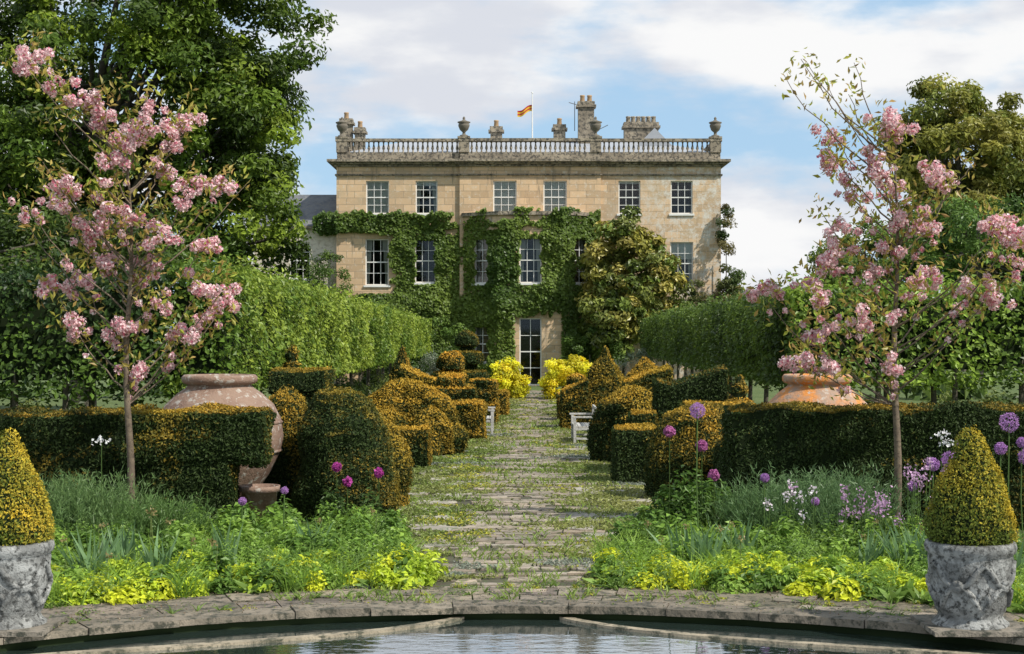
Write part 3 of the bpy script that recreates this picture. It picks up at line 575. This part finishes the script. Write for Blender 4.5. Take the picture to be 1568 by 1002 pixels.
yew('yew_topiary',[gbox(-3.9,-3.0,27,28.2,0,1.3),glat(-3.1,29,dome(.6,1.3,3))],.0,leaf=.06,dens=1400)
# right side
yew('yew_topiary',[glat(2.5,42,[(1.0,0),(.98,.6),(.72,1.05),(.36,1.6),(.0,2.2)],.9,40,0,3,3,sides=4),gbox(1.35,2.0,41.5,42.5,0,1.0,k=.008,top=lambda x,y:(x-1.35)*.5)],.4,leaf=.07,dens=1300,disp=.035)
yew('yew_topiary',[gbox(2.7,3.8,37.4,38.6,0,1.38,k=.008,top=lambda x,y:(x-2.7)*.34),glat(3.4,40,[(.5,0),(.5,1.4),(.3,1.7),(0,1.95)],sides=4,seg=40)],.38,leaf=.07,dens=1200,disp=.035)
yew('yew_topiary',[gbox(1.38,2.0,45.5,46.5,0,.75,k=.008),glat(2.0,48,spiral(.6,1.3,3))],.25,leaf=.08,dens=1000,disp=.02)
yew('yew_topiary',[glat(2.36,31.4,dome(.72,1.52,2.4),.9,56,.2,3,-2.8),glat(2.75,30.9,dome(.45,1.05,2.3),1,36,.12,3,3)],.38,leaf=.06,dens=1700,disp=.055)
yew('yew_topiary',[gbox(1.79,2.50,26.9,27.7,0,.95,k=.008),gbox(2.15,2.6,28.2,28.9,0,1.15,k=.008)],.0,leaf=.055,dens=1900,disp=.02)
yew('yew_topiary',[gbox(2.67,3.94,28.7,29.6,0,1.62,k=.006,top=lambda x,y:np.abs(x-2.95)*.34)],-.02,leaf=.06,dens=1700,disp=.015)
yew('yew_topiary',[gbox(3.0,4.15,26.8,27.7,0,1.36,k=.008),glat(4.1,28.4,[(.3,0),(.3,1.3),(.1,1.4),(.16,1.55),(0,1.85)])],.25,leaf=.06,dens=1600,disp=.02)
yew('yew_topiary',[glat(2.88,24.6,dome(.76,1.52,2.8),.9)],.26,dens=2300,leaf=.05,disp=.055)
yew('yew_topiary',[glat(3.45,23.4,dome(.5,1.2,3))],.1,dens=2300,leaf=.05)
# ------------------------------------------------------------------ terracotta jars
def jar(name,x,y,mat,k=1):
    mb=MB(); pr=[(.0,.02),(.32,.0),(.36,.1),(.52,.35),(.72,.65),(.86,.95),(.895,1.15),(.86,1.4),(.76,1.6),(.6,1.75),(.47,1.84),(.44,1.88),(.50,1.90),(.53,1.93),(.53,1.99),(.50,2.02),(.42,2.02),(.40,1.85),(.55,1.6),(.5,.3),(0,.2)]
    lathe(mb,x,y,[(a*k,b_) for a,b_ in pr],48,0); 
    for z,r in ((1.35,.876),(.95,.868)): lathe(mb,x,y,[(r*k-.02,z-.03),(r*k+.015,z),(r*k-.02,z+.03)],48,0)
    mb.build(name,[mat])
jar('terracotta_jar',-4.14,22.2,M_pot); jar('terracotta_jar',4.36,22.4,M_potl,.93)
mb=MB(); lathe(mb,-3.37,20.9,[(0,0),(.2,0),(.24,.5),(.27,.5),(.28,.58),(.25,.58),(.22,.4),(0,.4)],24); mb.build('terracotta_flower_pot',[M_pot])
# ------------------------------------------------------------------ planters
def planter(x,y):
    e=empty('stone_planter'); mb=MB()
    lathe(mb,x,y,[(0,.045),(.33,.045),(.33,.10),(.29,.13),(.27,.17),(.30,.21),(.345,.42),(.365,.66),(.36,.70),(.385,.72),(.395,.76),(.385,.80),(.34,.81),(.32,.74),(0,.74)],56,0)
    def sp(a,z): r=np.interp(z,[.2,.42,.68],[.30,.345,.365])+.004; return (x+r*math.cos(a),y+r*math.sin(a),z)
    n=5
    for i in range(n):
        a0=2*math.pi*i/n+.35; h=2*math.pi/n
        for s in (-1,1):
            pts=[sp(a0+s*h*(-.42+.84*t),.26+.36*t+.05*math.sin(t*6.28)) for t in np.linspace(0,1,18)]
            tube(mb,pts,.022+.010*np.sin(np.linspace(0,3.1,18)*3)**2,6,0)
        for k in range(6):
            q=k*math.pi/3; p0=sp(a0,.45); p1=sp(a0+.16*math.cos(q),.45+.055*math.sin(q)); tube(mb,bez(p0,p1,p1,4),[.02,.03,.027,.008],6,0)
        for s in (-1,1):
            pts=[sp(a0+s*h*(.5-.25*t),.64-.09*math.sin(t*1.57)) for t in np.linspace(0,1,8)]; tube(mb,pts,np.linspace(.024,.014,8),6,0)
            pts=[sp(a0+s*h*(.46-.1*math.sin(t*3)),.25+.14*t) for t in np.linspace(0,1,8)]; tube(mb,pts,np.linspace(.010,.024,8),6,0)
    box(mb,x-.42,x+.42,y-.42,y+.42,.046,.085,2)
    mb.build('planter_body',[M_lead,M_soil,M_pave],e)
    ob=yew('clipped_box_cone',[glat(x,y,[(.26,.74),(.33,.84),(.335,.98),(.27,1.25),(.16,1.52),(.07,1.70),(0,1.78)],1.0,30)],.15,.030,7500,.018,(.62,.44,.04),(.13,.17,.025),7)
    ob.parent=e
planter(-4.42,13.75); planter(4.02,13.75)
# ------------------------------------------------------------------ benches
def bench(x,y,s):
    mb=MB(); L=.75
    def b(x0,x1,y0,y1,z0,z1): xa,xb=sorted((x+s*x0,x+s*x1)); box(mb,xa,xb,y0,y1,z0,z1,0)
    for yy in (y-L,y+L-.06):
        b(0,.06,yy,yy+.06,0,.86); b(.50,.56,yy,yy+.06,0,.62); b(-.01,.60,yy-.005,yy+.065,.621,.66); b(.061,.499,yy+.01,yy+.05,.34,.40); b(.061,.499,yy+.01,yy+.05,.12,.16)
    for i in range(5): b(.08+i*.095,.16+i*.095,y-L+.07,y+L-.07,.405,.43)
    b(.01,.05,y-L+.061,y+L-.061,.80,.859); b(.01,.05,y-L+.061,y+L-.061,.46,.50)
    for yy in np.arange(y-L+.12,y+L-.1,.09): b(.02,.04,yy,yy+.04,.501,.799)
    mb.build('garden_bench',[M_wood])
bench(1.98,36.9,-1); bench(-1.03,39.9,1)
# ------------------------------------------------------------------ flower beds
LIME=[(.62,.66,.04),(.50,.60,.045),(.38,.50,.045)]; GR=[(.20,.33,.05),(.27,.41,.065),(.13,.23,.04)]
def mound(mb,x,y,r,h,size,col,n,aspect=.55):
    d=unit(R.normal(size=(n,3))); d[:,2]=np.abs(d[:,2]); P=np.array([x,y,0])+d*np.array([r,r,h])*(R.rand(n,1)**.45); P[:,2]+=.015
    leaves(mb,P,d+np.array([0,0,.6]),size,0,col,aspect,.15,.5)
def arcfront(X): return PC[1]+math.sqrt(max(0,8.28**2-X*X)) if abs(X)<8.2 else PC[1]
for side in (-1,1):
    mb=MB(); 
    for _ in range(660):
        X=side*R.uniform(.72,7.6); y0=arcfront(X); t=R.rand()**1.15; Y=y0+.02+t*(20.2-y0)
        edge=.90+max(0,(Y-16.5))*.22
        if abs(X-pcx(Y))<edge*R.uniform(.85,1.1): continue
        if Y>y0+5: continue
        q=R.rand()
        if t<.34 and q<.60: mound(mb,X,Y,R.uniform(.13,.26),R.uniform(.14,.30),R.uniform(.05,.085),LIME[R.randint(3)],230)
        elif q<.76: mound(mb,X,Y,R.uniform(.14,.28),R.uniform(.14,.34+.25*t),R.uniform(.05,.1),GR[R.randint(3)],240)
        elif q<.86:
            n=90; P=np.array([X,Y,0])+R.normal(size=(n,3))*[.09,.09,0]; D=R.normal(size=(n,3))*.32; D[:,2]=1
            blades(mb,P,D,R.uniform(.2,.48,n),.012,0,GR[R.randint(2)],.35)
        else: mound(mb,X,Y,R.uniform(.12,.22),R.uniform(.25,.5),.04,[(.26,.40,.07),(.20,.30,.08)][R.randint(2)],300,.35)
    for _ in range(9):
        X=side*R.uniform(1.6,6); Y=arcfront(X)+R.uniform(.8,2.6); n=22; P=np.array([X,Y,0])+R.normal(size=(n,3))*[.07,.07,0]; D=R.normal(size=(n,3))*.22; D[:,2]=1
        blades(mb,P,D,R.uniform(.35,.68,n),.045,0,(.17,.28,.12),.12)
    for _ in range(30):
        X=side*R.uniform(.9,6.5); Y=arcfront(X)+R.uniform(.0,.5); n=16; P=np.array([X,Y,.02])+R.normal(size=(n,3))*[.03,.03,0]; D=R.normal(size=(n,3))*.8; D[:,2]=.7
        blades(mb,P,D,R.uniform(.14,.26,n),.06,0,(.22,.34,.07),.2)
    for _ in range(16):
        X=side*R.uniform(1.5,6.2); Y=arcfront(X)+R.uniform(.3,3); z=R.uniform(.35,.62); tube(mb,[(X,Y,0),(X+R.uniform(-.05,.05),Y,z)],.004,4,0,(.2,.26,.08)); n=14; P=np.array([X,Y,z])+R.normal(size=(n,3))*.02; leaves(mb,P,R.normal(size=(n,3)),.03,0,(.30,.24,.10),.8)
    mb.build('flower_bed',[M_leaf])
mb=MB(); Ns=40
for side in (-1,1):
    xs=np.linspace(.75,8.0,Ns); V=[(side*x,arcfront(x)-.02,.008) for x in xs]+[(side*(x if x>1.6 else 1.6),20.6,.008) for x in xs]
    mb.add(V,[[i,i+1,Ns+i+1,Ns+i] for i in range(Ns-1)])
mb.build('bed_soil',[M_soil])
def feathery(name,x,y,r,h,n,col):
    mb=MB(); P=np.array([x,y,0])+R.normal(size=(n,3))*[r*.45,r*.4,0]; D=R.normal(size=(n,3))*.35; D[:,2]=1; D=unit(D); L=R.uniform(.5,1,n)*h
    blades(mb,P,D,L,.01,0,col,.15)
    for k in range(14):
        Q=P+D*(L*R.uniform(.25,1,n))[:,None]; D2=D+R.normal(size=(n,3))*.5; blades(mb,Q,D2,R.uniform(.05,.10,n),.009,0,col,.1)
    mb.build(name,[M_leaf])
feathery('rosemary_bush',-5.35,19.3,.75,.95,900,(.15,.24,.08)); feathery('rosemary_bush',-4.3,18.9,.5,.7,500,(.13,.22,.06))
feathery('lavender_bush',3.95,19.6,.8,1.0,1100,(.14,.23,.09)); feathery('lavender_bush',3.1,19.5,.5,.8,600,(.13,.22,.08))
mb=MB()
for dx,dy,r,h in ((0,0,.38,.95),(.35,.2,.35,.8),(-.25,.1,.28,.7)): mound(mb,2.2+dx,19.6+dy,r,h,.10,(.11,.20,.035),900,.4)
for (x,z) in ((2.5,.86),(1.95,1.40),(2.35,1.22)): 
    n=90; d=unit(R.normal(size=(n,3))); leaves(mb,np.array([x,19.4,z])+d*.055,d,.065,1,(.48,.16,.36),.9)
    tube(mb,[(x,19.4,0),(x,19.4,z)],.006,5,0,(.08,.13,.03))
mb.build('peony_plant',[M_leaf,M_petal])
mb=MB()
for (x,y,z) in ((-2.12,20.2,.70),(-2.27,20.3,.88),(-1.75,20.6,.78)):
    n=80; d=unit(R.normal(size=(n,3))); leaves(mb,np.array([x,y,z])+d*.05,d,.055,1,(.50,.08,.36),.9); tube(mb,[(x,y,0),(x,y,z)],.007,5,0,(.08,.13,.03))
for _ in range(6): mound(mb,-2.2+R.normal()*.25,20.3,.2,R.uniform(.4,.65),.08,(.09,.16,.035),200,.4)
mb.build('peony_plant',[M_leaf,M_petal])
mb=MB()
for (x,z,r) in ((5.9,1.56,.115),(5.2,1.12,.10),(5.0,1.06,.075),(6.1,1.15,.09),(6.05,1.32,.06),(5.6,1.0,.06),(4.75,.8,.055),(2.2,1.70,.09),(-6.2,.85,.06),(-5.9,1.0,.05),(-3.2,.62,.045),(3.0,.9,.05),(5.45,.75,.055),(3.6,.62,.045),(-2.7,.75,.04),(5.8,1.25,.07),(5.35,1.3,.06)):
    y=18.6; n=420; d=unit(R.normal(size=(n,3))); leaves(mb,np.array([x,y,z])+d*r*R.uniform(.75,1.05,(n,1)),d,.03,1,(.50,.27,.56),.4)
    tube(mb,[(x+.02,y,0),(x-.01,y,z*.5),(x,y,z)],.008,6,0,(.13,.21,.06))
    k=12; P=np.tile([x,y,0.],(k,1)); D=R.normal(size=(k,3))*.5; D[:,2]=1; blades(mb,P,D,.35,.03,0,(.13,.22,.06))
mb.build('allium_flowers',[M_leaf,M_petal])
mb=MB()
for _ in range(34):
    g=R.randint(3); x=(3.4,4.75,4.1)[g]+R.normal()*.2; y=18.3+R.normal()*.3; z=(.72,.90,.55)[g]+R.normal()*.14; z=max(.3,z)
    tube(mb,[(x,y,0),(x+.02,y,z)],.005,5,0,(.13,.21,.06)); n=22; P=np.array([x,y,z])+R.normal(size=(n,3))*[.03,.03,.045]; leaves(mb,P,R.normal(size=(n,3)),.034,1,[(.84,.74,.79),(.66,.42,.62),(.55,.34,.52)][g if R.rand()<.8 else 1],.9)
    k=8; P=np.column_stack([np.full(k,x),np.full(k,y),R.uniform(.05,z*.8,k)]); leaves(mb,P,R.normal(size=(k,3)),.07,0,(.12,.20,.04),.4)
for (x,z) in ((5.18,1.4),(5.25,1.3),(-4.95,1.32)):
    n=26; P=np.array([x,18.9,z])+R.normal(size=(n,3))*[.05,.05,.025]; leaves(mb,P,R.normal(size=(n,3)),.04,1,(.82,.80,.80),.9); tube(mb,[(x,18.9,0),(x,18.9,z)],.006,5,0,(.09,.15,.04))
mb.build('campion_flowers',[M_leaf,M_petal])
mb=MB()
for _ in range(260):
    a=R.uniform(.6,2.55); r=R.choice([7.43,7.86,8.3,8.3]) + R.normal()*.03; X=PC[0]+r*math.cos(a); Y=PC[1]+r*math.sin(a)
    if R.rand()<.6: mound(mb,X,Y,R.uniform(.03,.12),R.uniform(.03,.07),.028,[(.16,.25,.05),(.28,.34,.08),(.42,.42,.05)][R.randint(3)],45)
    else:
        n=12; P=np.tile([X,Y,.03],(n,1)); D=R.normal(size=(n,3))*.8; D[:,2]=.8; blades(mb,P,D,R.uniform(.05,.13,n),.012,0,(.18,.27,.06))
n=2500; a=R.uniform(.5,2.64,n); r=R.uniform(7.1,8.3,n); P=np.column_stack([PC[0]+r*np.cos(a),PC[1]+r*np.sin(a),np.full(n,.062)]); leaves(mb,P,np.tile([0,0,1.],(n,1)),.022,0,np.array([[.22,.15,.09],[.35,.28,.18],[.14,.2,.05]])[R.randint(3,size=n)],.6)
mb.build('paving_weeds',[M_leaf])
print('faces',sum(len(o.data.polygons) for o in bpy.data.objects if o.type=='MESH'))
